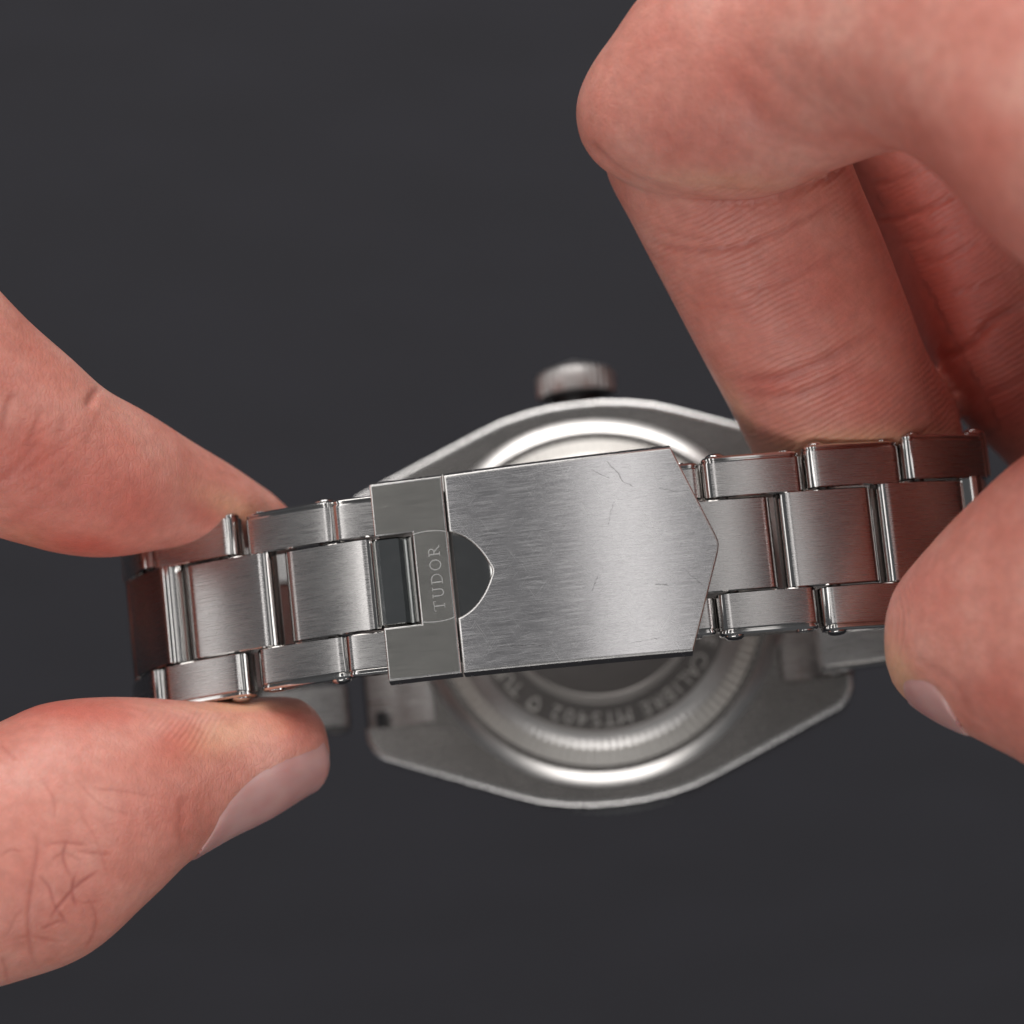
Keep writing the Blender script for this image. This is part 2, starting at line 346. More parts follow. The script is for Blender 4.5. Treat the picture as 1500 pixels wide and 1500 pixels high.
# --- bracelet pieces
def link_profile(L, T, crown, inset=0.0, re=1.1, nseg=7, ntop=8):
    """closed outline in (x, z); top at z = 0"""
    L2 = L/2 - inset; t0 = -inset; t1 = -T + inset; r_ = max(0.15, re - inset*0.7); out = []
    zt = lambda x: t0 - crown*(x/(L/2))**2
    for i in range(ntop+1):
        x = -(L2-r_) + 2*(L2-r_)*i/ntop; out.append((x, zt(x)))
    rz = r_
    for i in range(1, nseg+1):
        a = math.pi/2*(1-i/nseg); out.append((L2-r_+r_*math.cos(a), zt(L2-r_)-rz+rz*math.sin(a)))
    rb = 0.6
    for i in range(nseg+1):
        a = -math.pi/2*i/nseg; out.append((L2-rb+rb*math.cos(a), t1+rb+rb*math.sin(a)))
    for i in range(nseg+1):
        a = -math.pi/2-math.pi/2*i/nseg; out.append((-L2+rb+rb*math.cos(a), t1+rb+rb*math.sin(a)))
    for i in range(nseg):
        a = math.pi-math.pi/2*i/nseg; out.append((-L2+r_+r_*math.cos(a), zt(-L2+r_)-rz+rz*math.sin(a)))
    return out
def link_bm(L, T, W, crown, rim=None, re=1.1):
    """rim = +1/-1: the side that faces outward gets a stepped polished rim; None: plain both sides"""
    small = [(0.0, 0.14), (0.10, 0.0)]
    step = [(0.0, 0.26), (0.08, 0.14), (0.18, 0.08), (0.34, 0.08), (0.38, 0.16), (0.45, 0.16), (0.50, 0.015), (0.60, 0.0)]
    lo = step if rim == -1 else small; hi = step if rim == 1 else small
    ys = [(-W/2+d, i) for d, i in lo] + [(W/2-d, i) for d, i in hi[::-1]]
    bm = bmesh.new(); rings = []
    for y, ins in ys:
        rings.append([bm.verts.new((x, y, z)) for x, z in link_profile(L, T, crown, ins, re)])
    uvl = bm.loops.layers.uv.verify(); n_ = len(rings[0])
    for j, (A, B) in enumerate(zip(rings, rings[1:])):
        mid = j == len(lo)-1
        for k in range(n_):
            k2 = (k+1) % n_; f_ = bm.faces.new((A[k], A[k2], B[k2], B[k]))
            f_.normal_update()
            f_.material_index = 0 if mid and abs(f_.normal.z) > 0.93 else 1
    for ring in (rings[0], rings[-1]):
        f_ = bm.faces.new(ring); f_.material_index = 1
    for f_ in bm.faces:
        for l in f_.loops: l[uvl].uv = (l.vert.co.y, l.vert.co.x)
    return bm
def place(bm, s, w, h, ang):
    """ang: slope of the piece in the loop plane, degrees; its top faces out of the loop"""
    c, sn = math.cos(ang), math.sin(ang)
    for v in bm.verts:
        x, y, z = v.co
        v.co = (s + x*c - z*sn*-1*-1, w + y + SHEAR*(h), h + x*sn + z*c)
def dome(r_, hgt):
    return lathe([(r_, 0), (r_, 0.12), (r_*0.93, hgt*0.45), (r_*0.7, hgt*0.8), (r_*0.35, hgt*0.97), (0, hgt)], 20)
def chain(start, sgn, angs, sp=(3.1, 6.2)):
    """piece centres from the clasp outward; sgn -1 = towards -u; angs = degrees below the horizontal"""
    s, h = start; out = []
    for k, a in enumerate(angs):
        out.append((s, h, a))
        if k+1 < len(angs):
            m_ = math.radians((a+angs[k+1])/2); d = sp[k % 2]
            s += sgn*d*math.cos(m_); h -= d*math.sin(m_)
    return out
LEFT = chain((-24.2, 32.55), -1, [18, 20, 24, 28, 60, 72, 90, 104, 122, 138, 154, 168], (3.4, 6.75))
RIGHT = chain((11.4, 35.1), 1, [9, 10, 13, 16, 23, 30, 80, 98, 116, 130, 148, 164], (3.1, 6.35))
def piece(name, L, T, W, crown, rim, s, w, h, a, sgn, rivets=True):
    bm = link_bm(L, T, W, crown, rim)
    # local x -> outward along the chain
    d = math.radians(a); tx, tz = sgn*math.cos(d), -math.sin(d); nx, nz = (math.sin(d)*sgn, math.cos(d))
    P = lambda x, y, z: Vector((s + x*tx + z*nx, w + y + SHEAR*h, h + x*tz + z*nz))
    for v in bm.verts: v.co = P(*v.co)
    o = mesh_obj(name, bm, [M_BR, M_POL], watch, 28)
    if rim and rivets:
        for xx, rr, hh in ((-(L/2-1.35), 0.88, 0.42), (L/2-1.35, 0.8, 0.16)):
            rb = dome(rr, hh)
            for v in rb.verts:
                x, y, z = v.co
                v.co = P(xx + x, rim*(W/2 - 0.02 + z), -T/2 + y)
            mesh_obj('rivet', rb, M_POL, o, 50)
    return o
T = 2.5
for lst, sgn in ((LEFT, -1), (RIGHT, 1)):
    for k, (s, h, a) in enumerate(lst):
        wt = 15.7 + 4.0*k/11; wc = wt*0.525; wo = (wt-wc)/2 - 0.06
        if k % 2 == 0: piece('center_link', 8.75, T, wc, 0.22, None, s, 0, h, a, sgn)
        else:
            for side in (1, -1): piece('outer_link', 9.1, T, wo, 0.22, side, s, side*(wc/2+0.06+wo/2), h, a, sgn)
        # spring pins hidden between the pieces
for lst, sgn in ((LEFT, -1), (RIGHT, 1)):
    for k in range(len(lst)-1):
        s0_, h0_, a0 = lst[k]; s1_, h1_, a1 = lst[k+1]
        if k % 2 == 1:
            continue
        d = math.radians(a1); q = -2.9
        s = s1_ + q*sgn*math.cos(d) - math.sin(d)*sgn*T/2; h = h1_ - q*math.sin(d) - math.cos(d)*T/2
        bm = lathe([(0, -7.2), (0.55, -7.2), (0.55, 7.2), (0, 7.2)], 14, axis='w')
        for v in bm.verts: v.co += Vector((s, SHEAR*h, h))
        mesh_obj('pin', bm, M_DARKSTEEL, watch, 40)
# end links between the lugs
for sg in (-1, 1):
    bm = link_bm(7.2, 3.6, 19.6, 0.2, None, re=1.4)
    for v in bm.verts:
        x, y, z = v.co; v.co = (sg*(20.3 + x), y, -4.6 - z - 0.16*x)
    for v in bm.verts: v.co.z = v.co.z - 0.4
    e = mesh_obj('end_link', bm, [M_BR, M_POL], watch, 28); head.append(e)
    for wy in (-9.0, 9.0):
        bm = bmesh.new(); bmesh.ops.create_cube(bm, size=1)
        for v in bm.verts: v.co = Vector((v.co.x*1.0 + sg*22.3, v.co.y*1.6 + wy, v.co.z*1.2 - 1.35))
        mesh_obj('spring_bar_notch', bm, M_BLACK, e)  # solid black box: the open slot's shade is put into its colour

for o in head: o.rotation_euler = (0, math.radians(-4.5), 0)      # the head leans a little against the loop

# --- folding clasp (built flat in mm, then bowed)
def bend(bm):
    for v in bm.verts:
        s, w, z = v.co; a = s/RC
        h = (RC+z)*math.cos(a) - RC + HC
        v.co = ((RC+z)*math.sin(a) + CS, w + SHEAR*h, h)
def flat_tilt(bm, s0, a):
    """a rigid flat piece: laid on the bow at s0 with slope a (radians)"""
    for v in bm.verts:
        s, w, z = v.co; h0 = (RC)*math.cos(s0/RC)-RC+HC; x0 = RC*math.sin(s0/RC)+CS; d = s-s0
        h = h0 + d*math.sin(a) + z*math.cos(a)
        v.co = (x0 + d*math.cos(a) - z*math.sin(a), w + SHEAR*h, h)
def slab(poly, ztop, zbot, bevel=0.14, flare=0.0, cuts=40, segs=2, bender=None):
    bm = bmesh.new(); f_ = bm.faces.new([bm.verts.new((x, y, ztop)) for x, y in poly])
    bm.normal_update()
    if f_.normal.z < 0: f_.normal_flip()
    r_ = bmesh.ops.extrude_face_region(bm, geom=[f_]); low = [g for g in r_['geom'] if isinstance(g, bmesh.types.BMVert)]
    for v in low: v.co.z = zbot; v.co.y += math.copysign(flare, v.co.y)
    bmesh.ops.recalc_face_normals(bm, faces=bm.faces)
    if bevel:
        ed = [e for e in bm.edges if all(abs(v.co.z-ztop) < 1e-5 for v in e.verts)]
        bmesh.ops.bevel(bm, geom=ed, offset=bevel, segments=segs, profile=0.6, affect='EDGES', clamp_overlap=True)
    xs = [v.co.x for v in bm.verts]; x0, x1 = min(xs), max(xs)
    for i in range(1, cuts):
        x = x0 + (x1-x0)*i/cuts
        bmesh.ops.bisect_plane(bm, geom=bm.verts[:]+bm.edges[:]+bm.faces[:], plane_co=(x+1e-4, 0, 0), plane_no=(1, 0, 0))
    bm.normal_update()
    for fc in bm.faces: fc.material_index = 0 if fc.normal.z > 0.9995 else 1
    uv_xy(bm)
    bmesh.ops.triangulate(bm, faces=[q for q in bm.faces if len(q.verts) > 4])
    (bender or bend)(bm); return bm
body_poly = [(-20.8, -7.7), (7.5, -7.9), (8.5, 0), (7.5, 7.9), (-20.8, 7.7)]
clasp = mesh_obj('folding_clasp', slab(body_poly, -1.5, -3.0, 0.1), [M_DARKSTEEL, M_POL], watch, 30)
# blades folded underneath, with the row of adjustment holes on the side
blade = mesh_obj('blade', slab([(-19, -5.2), (6, -5.2), (6, 5.2), (-19, 5.2)], -3.05, -4.0, 0.1), [M_DARKSTEEL, M_POL], clasp, 30)
# cover
def quad(p0, p1, p2, n=14): return [((1-t)**2*p0[0]+2*t*(1-t)*p1[0]+t*t*p2[0], (1-t)**2*p0[1]+2*t*(1-t)*p1[1]+t*t*p2[1]) for t in [i/n for i in range(n+1)]]
SC = -14.05
notch = quad((SC, 3.75), (-11.9, 3.1), (-10.72, 0.35), 12)[:-1] + [(-10.62, 0.12), (-10.58, -0.1), (-10.62, -0.32)] + quad((-10.72, -0.55), (-11.9, -3.3), (SC, -3.95), 12)[1:]
cov = [(SC, 8.85)] + notch + [(SC, -8.85), (6.35, -9.15), (9.55, -0.5), (9.68, 0.0), (9.68, 0.35), (9.55, 0.8), (6.35, 9.15)]
cover = mesh_obj('cover', slab(cov, 0.0, -1.05, 0.22, flare=0.34, cuts=60, segs=3), [M_COVER, M_CHAM], clasp, 26)
# mirror-bright thumbnail recess under the shield-shaped notch
bm = bmesh.new(); G = []
for i in range(15):
    s = SC + 0.05 + 4.6*i/14; t = i/14; z = -1.25 + 1.1*t**10
    G.append([bm.verts.new((s, w, z)) for w in (-4.6, 4.6)])
for A, B in zip(G, G[1:]): bm.faces.new((A[0], B[0], B[1], A[1]))
bend(bm); rec = mesh_obj('recess', bm, M_MIR, clasp, 60)
# front catch plate, U-shaped
NO = 4.1
catch_poly = [(-20.75, 8.85), (-20.75, NO), (-17.35, NO), (-17.35, -NO), (-20.75, -NO), (-20.75, -8.85), (SC-0.16, -8.85), (SC-0.16, 8.85)]
tilt = lambda q: flat_tilt(q, -14.2, math.radians(6.8))
catch = mesh_obj('catch_plate', slab(catch_poly, 0.0, -1.05, 0.18, flare=0.30, cuts=2, segs=3, bender=tilt), [M_PLATE, M_CHAM], clasp, 26)
# TUDOR: serif capitals as strokes (letter space: x along the word, y up, cap height 1)
def arcp(cx, cy, rx, ry, a0, a1, n=14): return [(cx+rx*math.cos(math.radians(a0+(a1-a0)*i/n)), cy+ry*math.sin(math.radians(a0+(a1-a0)*i/n))) for i in range(n+1)]
K, N_ = 0.17, 0.09
LET = {
 'T': (0.92, [([(0.46, 0), (0.46, 1)], K), ([(0.02, 0.97), (0.90, 0.97)], N_), ([(0.04, 1.0), (0.02, 0.78)], N_), ([(0.88, 1.0), (0.90, 0.78)], N_), ([(0.28, 0.03), (0.64, 0.03)], N_)]),
 'U': (0.98, [([(0.18, 1), (0.18, 0.35)] + arcp(0.49, 0.35, 0.31, 0.33, 180, 360, 10) + [(0.80, 1)], K*0.85), ([(0.02, 0.97), (0.34, 0.97)], N_), ([(0.66, 0.97), (0.96, 0.97)], N_)]),
 'D': (0.98, [([(0.18, 0), (0.18, 1)], K), ([(0.02, 0.97), (0.40, 0.97)] + arcp(0.40, 0.5, 0.5, 0.47, 90, -90, 14) + [(0.02, 0.03)], K*0.75)]),
 'O': (1.02, [(arcp(0.51, 0.5, 0.45, 0.48, 0, 360, 26), K*0.85)]),
 'R': (0.96, [([(0.18, 0), (0.18, 1)], K), ([(0.02, 0.97), (0.42, 0.97)] + arcp(0.42, 0.745, 0.25, 0.225, 90, -90, 10) + [(0.18, 0.52)], K*0.7), ([(0.42, 0.50), (0.86, 0.03)], K*0.9), ([(0.02, 0.03), (0.36, 0.03)], N_), ([(0.78, 0.03), (0.98, 0.03)], N_)]),
}
def stroke(bm, pts_, w, z0, z1, closed=False):
    n_ = len(pts_); L_, R_ = [], []
    for i in range(n_):
        a = Vector(pts_[max(0, i-1)]); c = Vector(pts_[min(n_-1, i+1)]); t = (c-a).normalized(); nn = Vector((-t.y, t.x))
        p = Vector(pts_[i]); L_.append(p+nn*w/2); R_.append(p-nn*w/2)
    vl = [bm.verts.new((*p, z1)) for p in L_]; vr = [bm.verts.new((*p, z1)) for p in R_]
    bl = [bm.verts.new((*p, z0)) for p in L_]; br = [bm.verts.new((*p, z0)) for p in R_]
    for i in range(n_-1):
        for q in ((vl[i], vr[i], vr[i+1], vl[i+1]), (bl[i], vl[i], vl[i+1], bl[i+1]), (vr[i], br[i], br[i+1], vr[i+1])): bm.faces.new(q)
    bm.faces.new((vl[0], bl[0], br[0], vr[0])); bm.faces.new((vl[-1], vr[-1], br[-1], bl[-1]))
bm = bmesh.new(); cap = 1.02; x = 0
words = []
for ch in 'TUDOR':
    wd, sts = LET[ch]
    for pl, wdt in sts: words.append(([(x+px, py) for px, py in pl], wdt))
    x += wd + 0.28
tot = x - 0.28; sx = 5.85/tot
for pl, wdt in words:
    # word runs along +w, letter tops towards -s
    stroke(bm, [(-15.05 - py*cap, -3.15 + px*sx) for px, py in pl], wdt*0.62, -0.03, 0.018)
tilt(bm); mesh_obj('engraved_lettering', bm, M_LETTER, catch, None)
bm = bmesh.new()
for sg in (1, -1):
    stroke(bm, quad((-17.3, sg*3.95), (-15.6, sg*4.25), (SC-0.25, sg*3.85), 10), 0.085, -0.03, 0.014)
tilt(bm); mesh_obj('engraved_border', bm, M_LETTER, catch, None)
# bright pusher bar in the opening of the catch
bm = bmesh.new(); prof_b = [(-20.95, -1.6), (-20.95, -0.55), (-20.75, -0.22), (-20.45, -0.17), (-18.75, -0.17), (-18.68, -0.20), (-18.25, -1.05), (-18.05, -1.0), (-17.75, -0.62), (-17.6, -0.72), (-17.6, -1.6)]
rr = []
for y, ins in ((-3.95, 0.18), (-3.8, 0.0), (3.8, 0.0), (3.95, 0.18)):
    rr.append([bm.verts.new((x_ + (ins*0.6 if x_ < -19.5 else -ins*0.6), y, z_ - (ins if z_ > -1.5 else 0))) for x_, z_ in prof_b])
for A, B in zip(rr, rr[1:]):
    for k in range(len(A)-1): bm.faces.new((A[k], A[k+1], B[k+1], B[k]))
bm.faces.new(rr[0]); bm.faces.new(rr[-1][::-1]); tilt(bm)
mesh_obj('pusher_bar', bm, M_BAR, clasp, 8)
# short side arms of the clasp that hold the first links
for side in (1, -1):
    bm = link_bm(5.2, 2.2, 3.7, 0.1, side, re=0.8)
    for v in bm.verts:
        x_, y, z = v.co; v.co = (-21.9 + x_, y + side*6.15, z - 0.55)
    tilt(bm); mesh_obj('side_arm', bm, [M_BR, M_POL], clasp, 28)
# ends of the clasp body beyond the cover, holding the first links
for side in (1, -1):
    bm = link_bm(4.6, 2.0, 3.3, 0.08, side, re=0.8)
    for v in bm.verts:
        x_, y, z = v.co; v.co = (6.6 + x_, y + side*6.1, z - 0.95)
    bend(bm); mesh_obj('hinge_arm', bm, [M_BR, M_POL], clasp, 28)
# adjustment holes along the lower edge of the clasp
for i, s in enumerate((-7.5, -4.2, -1.9, 0.4, 2.7)):
    bm = lathe([(0.62, 0), (0.55, 0.18), (0.30, 0.2), (0.28, 0.0), (0, 0.0)], 18)
    for v in bm.verts:
        x_, y, z = v.co; v.co = (s + x_, -7.92 - z, -2.35 + y*0.8)
    bend(bm); mesh_obj('adjustment_hole', bm, M_POL, clasp, 50)

# ------------------------------------------------------------------ hands
def P3(px, py, z):
    k = S0*D/(D-z); return np.array([(px-750)/k, (750-py)/k, z])
def catmull(arr, sub):
    arr = np.asarray(arr, float); n_ = len(arr); out = []
    for i in range(n_-1):
        p0, p1, p2, p3 = arr[max(i-1, 0)], arr[i], arr[i+1], arr[min(i+2, n_-1)]
        for j in range(sub):
            t = j/sub
            out.append(0.5*((2*p1)+(-p0+p2)*t+(2*p0-5*p1+4*p2-p3)*t*t+(-p0+3*p1-3*p2+p3)*t**3))
    out.append(arr[-1]); return np.array(out)
NSEG = 40
def loft(bm, C, E1, E2, expo=2.25):
    """closed tube through centres C with half axes E1 (side) and E2 (towards the viewer)"""
    rings = []
    for c, a, b_ in zip(C, E1, E2):
        ring = []
        for k in range(NSEG):
            t = 2*math.pi*k/NSEG; ct, st_ = math.cos(t), math.sin(t)
            x = math.copysign(abs(ct)**(2/expo), ct); y = math.copysign(abs(st_)**(2/expo), st_)
            ring.append(bm.verts.new(c + a*x + b_*y))
        rings.append(ring)
    for A, B in zip(rings, rings[1:]):
        for k in range(NSEG):
            k2 = (k+1) % NSEG; bm.faces.new((A[k], A[k2], B[k2], B[k]))
    for ring in (rings[0], rings[-1]):
        bm.faces.new(ring)
def frames(rings, sub=6):
    """rings: (A px, B px, z, depth radius) with A, B the two silhouette edges"""
    raw = []
    for A, B, z, rd in rings:
        a, b_ = P3(*A, z), P3(*B, z); raw.append(np.concatenate([(a+b_)/2, (a-b_)/2, [rd]]))
    raw = catmull(raw, sub); C = raw[:, :3]; E1 = raw[:, 3:6]; rd = np.maximum(raw[:, 6], 0.3)
    Tn = np.gradient(C, axis=0); Tn /= np.linalg.norm(Tn, axis=1)[:, None]
    E2 = np.cross(Tn, E1); E2 /= np.linalg.norm(E2, axis=1)[:, None]
    E2 *= np.sign(E2[:, 2])[:, None]*rd[:, None]
    return C, E1, E2
def limb(bm, pts_, radii, flat=1.0, sub=6, up=(0, 0, 1)):
    """round tube through 3D points (mm)"""
    raw = catmull(np.column_stack([np.array(pts_, float), np.array(radii, float)]), sub); C = raw[:, :3]; rd = np.maximum(raw[:, 3], 0.3)
    Tn = np.gradient(C, axis=0); Tn /= np.linalg.norm(Tn, axis=1)[:, None]
    U = np.tile(np.array(up, float), (len(C), 1)); E1 = np.cross(Tn, U); E1 /= np.linalg.norm(E1, axis=1)[:, None]
    E2 = np.cross(E1, Tn)
    loft(bm, C, E1*rd[:, None], E2*(rd*flat)[:, None], 2.1)
def tipcap(rings, tip, n=1):
    """close a finger with shrinking rings towards a tip point (px)"""
    A, B, z, rd = rings[-1]; A = np.array(A, float); B = np.array(B, float); m_ = (A+B)/2; t = np.array(tip, float)
    out = list(rings); A0, B0, z0 = rings[-2][:3]; m0 = (np.array(A0, float)+np.array(B0, float))/2
    sl = (z-z0)/max(np.linalg.norm(m_-m0), 1)*np.linalg.norm(t-m_)
    for f_ in (0.45, 0.75, 0.93, 0.995):
        s = math.sqrt(1-f_**2); c = m_ + (t-m_)*f_
        out.append((tuple(c+(A-m_)*s), tuple(c+(B-m_)*s), z+sl*f_, rd*s))
    return out
def px_of(co):
    k = S0*D/(D-co[:, 2]); return np.column_stack([750+co[:, 0]*k, 750-co[:, 1]*k])
def seg_dist(p, poly):
    best = np.full(len(p), 1e9); tt = np.zeros(len(p)); acc = 0.0; tot_ = sum(np.linalg.norm(np.subtract(b_, a)) for a, b_ in zip(poly, poly[1:]))
    for a, b_ in zip(poly, poly[1:]):
        a = np.array(a, float); b_ = np.array(b_, float); d = b_-a; L = np.linalg.norm(d)
        t = np.clip(((p-a)@d)/(L*L), 0, 1); q = a+t[:, None]*d; dist = np.linalg.norm(p-q, axis=1)
        m_ = dist < best; best[m_] = dist[m_]; tt[m_] = (acc+t[m_]*L)/tot_; acc += L
    return best, tt
def build_hand(bm, voxel, creases, reds, pales, ridges, smooth_iter=4):
    me = bpy.data.meshes.new('hand'); bmesh.ops.recalc_face_normals(bm, faces=bm.faces)
    for v in bm.verts: v.co *= MM
    bm.to_mesh(me); bm.free()
    o = bpy.data.objects.new('hand', me); scene.collection.objects.link(o)
    r_ = o.modifiers.new('r', 'REMESH'); r_.mode = 'VOXEL'; r_.voxel_size = voxel*MM; r_.use_smooth_shade = True
    s_ = o.modifiers.new('s', 'SMOOTH'); s_.factor = 0.5; s_.iterations = smooth_iter
    dg = bpy.context.evaluated_depsgraph_get(); me2 = bpy.data.meshes.new_from_object(o.evaluated_get(dg))
    o.modifiers.clear(); o.data = me2; bpy.data.meshes.remove(me); me2.name = 'hand'
    n_ = len(me2.vertices); co = np.empty(n_*3, np.float32); me2.vertices.foreach_get('co', co); co = co.reshape(-1, 3).astype(float)/MM
    no = np.empty(n_*3, np.float32); me2.vertex_normals.foreach_get('vector', no); no = no.reshape(-1, 3).astype(float)
    p = px_of(co); front = np.clip((no[:, 2]-0.08)/0.35, 0, 1)
    vis = np.zeros(n_)
    cand = np.where((p[:, 0] > -80) & (p[:, 0] < 1580) & (p[:, 1] > -80) & (p[:, 1] < 1580) & (no[:, 2] > -0.05))[0]
    me2.calc_loop_triangles(); tri = np.empty(len(me2.loop_triangles)*3, np.int32); me2.loop_triangles.foreach_get('vertices', tri)
    inb = ((p[:, 0] > -160) & (p[:, 0] < 1660) & (p[:, 1] > -160) & (p[:, 1] < 1660)); tri = tri.reshape(-1, 3); tri = tri[inb[tri].all(axis=1)]
    bvh = BVHTree.FromPolygons(co.tolist(), tri.tolist(), all_triangles=True)
    eye = Vector((0, 0, D))
    for i in cand:
        d = Vector(co[i])-eye; L = d.length; hit = bvh.ray_cast(eye, d/L, L-0.8)
        if hit[0] is None: vis[i] = 1
    front = front*vis
    # finer mesh where the creases run
    near = np.zeros(n_, bool)
    for poly, wid, dep, tone in creases:
        if wid > 0.6: continue
        poly = np.array(poly, float); poly = catmull(poly, 3) if len(poly) > 2 else poly
        sel = np.where((front > 0) & (p > poly.min(axis=0)-30).all(axis=1) & (p < poly.max(axis=0)+30).all(axis=1))[0]
        d, _ = seg_dist(p[sel], poly); near[sel[d/S0 < 2.2*wid+0.5]] = True
    b2 = bmesh.new(); b2.from_mesh(me2); lay = b2.verts.layers.float.new('front'); b2.verts.ensure_lookup_table()
    fr_l = front.tolist(); nr = near.tolist()
    for v in b2.verts: v[lay] = fr_l[v.index]
    ed = [e for e in b2.edges if nr[e.verts[0].index] and nr[e.verts[1].index]]
    bmesh.ops.subdivide_edges(b2, edges=ed, cuts=2, use_grid_fill=True, smooth=0.0)
    bmesh.ops.triangulate(b2, faces=[f_ for f_ in b2.faces if len(f_.verts) > 4])
    b2.to_mesh(me2); b2.free()
    n_ = len(me2.vertices); co = np.empty(n_*3, np.float32); me2.vertices.foreach_get('co', co); co = co.reshape(-1, 3).astype(float)/MM
    no = np.empty(n_*3, np.float32); me2.vertex_normals.foreach_get('vector', no); no = no.reshape(-1, 3).astype(float)
    front = np.empty(n_, np.float32); me2.attributes['front'].data.foreach_get('value', front); front = front.astype(float)
    p = px_of(co)
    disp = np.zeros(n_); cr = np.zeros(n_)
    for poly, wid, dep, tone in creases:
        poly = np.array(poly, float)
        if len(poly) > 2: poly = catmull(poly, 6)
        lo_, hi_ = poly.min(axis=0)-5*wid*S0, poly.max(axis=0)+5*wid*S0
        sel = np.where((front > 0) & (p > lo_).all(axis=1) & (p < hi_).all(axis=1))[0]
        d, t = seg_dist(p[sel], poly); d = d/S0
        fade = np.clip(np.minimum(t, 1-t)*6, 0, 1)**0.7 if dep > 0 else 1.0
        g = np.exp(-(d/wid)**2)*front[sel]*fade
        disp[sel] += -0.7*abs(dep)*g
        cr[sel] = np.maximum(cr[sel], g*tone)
    co += no*disp[:, None]
    def blobs(lst):
        v = np.zeros(n_)
        for x, y, rx, ry, rot, amt in lst:
            c, s = math.cos(math.radians(rot)), math.sin(math.radians(rot)); dx, dy = p[:, 0]-x, p[:, 1]-y
            v = np.maximum(v, amt*np.exp(-(((dx*c+dy*s)/rx)**2+((-dx*s+dy*c)/ry)**2)))
        return v
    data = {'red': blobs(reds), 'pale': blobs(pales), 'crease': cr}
    rg = np.zeros(n_); rm = np.zeros(n_)
    for (a, b_, hw, curve, zlo, zhi) in ridges:
        a = np.array(a, float); b_ = np.array(b_, float); d = b_-a; L = np.linalg.norm(d); d /= L
        t = (p-a)@d; lat = (p-a)@np.array([-d[1], d[0]])
        m_ = (t > 0) & (t < L) & (abs(lat) < hw) & (co[:, 2] > zlo) & (co[:, 2] < zhi)
        m_ &= rm == 0
        edge = np.clip(np.minimum(t, L-t)/25, 0, 1)*np.clip((hw-abs(lat))/20, 0, 1)
        rg[m_] = ((t + curve*(lat/hw)**2*hw)/S0)[m_]; rm[m_] = edge[m_]
    data['ridge'] = rg; data['rmask'] = rm*np.clip(no[:, 2]*3, 0, 1)
    for k, v in data.items():
        at = me2.attributes.new(k, 'FLOAT', 'POINT'); at.data.foreach_set('value', v.astype(np.float32))
    me2.vertices.foreach_set('co', (co*MM).astype(np.float32).ravel()); me2.update()
    me2.shade_smooth(); me2.materials.clear(); me2.materials.append(M_SKIN)
    return o
def nail(fr, i0, i1, ang0, halfang, parent, lift=0.28, thick=0.35):
    """curved plate on a finger loft between rings i0..i1, centred at angle ang0 round the section"""
    C, E1, E2 = fr; bm = bmesh.new(); nu, nv = 22, 18; G = []
    for i in range(nu+1):
        f_ = i/nu; x = i0+(i1-i0)*f_; k = min(int(x), len(C)-2); t = x-k
        c = C[k]*(1-t)+C[k+1]*t; a = E1[k]*(1-t)+E1[k+1]*t; b_ = E2[k]*(1-t)+E2[k+1]*t
        e = abs(2*f_-1); w = halfang*(1-e**3.2)**0.5 if e < 1 else 0.02
        row = []
        for j in range(nv+1):
            q = math.radians(ang0 + max(w, 3)*(2*j/nv-1)); ct, st_ = math.cos(q), math.sin(q)
            v = a*math.copysign(abs(ct)**(2/2.25), ct)+b_*math.copysign(abs(st_)**(2/2.25), st_); L = np.linalg.norm(v)
            edge = 1-abs(2*j/nv-1)**6; row.append(bm.verts.new(c+v*(1+(lift*edge-0.12)/L)))
        G.append(row)
    fs = [bm.faces.new((A[j], A[j+1], B[j+1], B[j])) for A, B in zip(G, G[1:]) for j in range(nv)]
    o = mesh_obj('thumbnail', bm, M_NAIL, parent, 60); o.matrix_parent_inverse = Matrix.Identity(4)
    sm = o.modifiers.new('solid', 'SOLIDIFY'); sm.thickness = thick*MM; sm.offset = -1
    return o

# --- hand on the left
bm = bmesh.new()
idx = [((-188, 265), (-382, 535), 3.5, 9.8), ((-80, 345), (-195, 655), 2.5, 9.2), ((30, 462), (-45, 768), -1, 8.6), ((100, 528), (45, 801), -4, 8.4), ((138, 566), (105, 814), -6, 8.3),
       ((180, 590), (150, 816), -8.2, 8.0), ((225, 618), (205, 808), -10.8, 7.4), ((275, 651), (268, 800), -13.4, 6.8), ((325, 683), (325, 802), -15.8, 6.3), ((370, 713), (372, 804), -17.6, 5.6), ((398, 736), (398, 804), -18.6, 4.6), ((412, 755), (412, 798), -19.2, 2.8), ((417, 770), (417, 788), -19.5, 0.8)]
C, E1, E2 = frames(idx); loft(bm, C, E1, E2, 2.15)
th = [((-500, 1200), (-480, 1590), 6, 11), ((-260, 1150), (-215, 1510), 5, 10.2), ((-110, 1100), (-80, 1465), 3.5, 10.4), ((-10, 1062), (20, 1438), 2, 10.4), ((62, 1031), (112, 1404), 0.5, 10.2), ((140, 1021), (178, 1340), -2, 9.6),
      ((215, 1022), (238, 1277), -5, 8.8), ((290, 1027), (302, 1237), -8, 8.2), ((360, 1022), (374, 1203), -10.5, 7.6), ((420, 1020), (434, 1168), -12.5, 6.2)]
TH_L = frames(tipcap(th, (464, 1092))); loft(bm, *TH_L, 2.2)
LM = dict(index=(-101, 8, 4), middle=(-105, 10, -16), ring=(-107, 6, -34), little=(-106, 0, -50))
limb(bm, [P3(-290, 395, 3.2), (-80, 18, 4), LM['index'], (-118, 2, 3)], [9.6, 9.8, 11.5, 10])
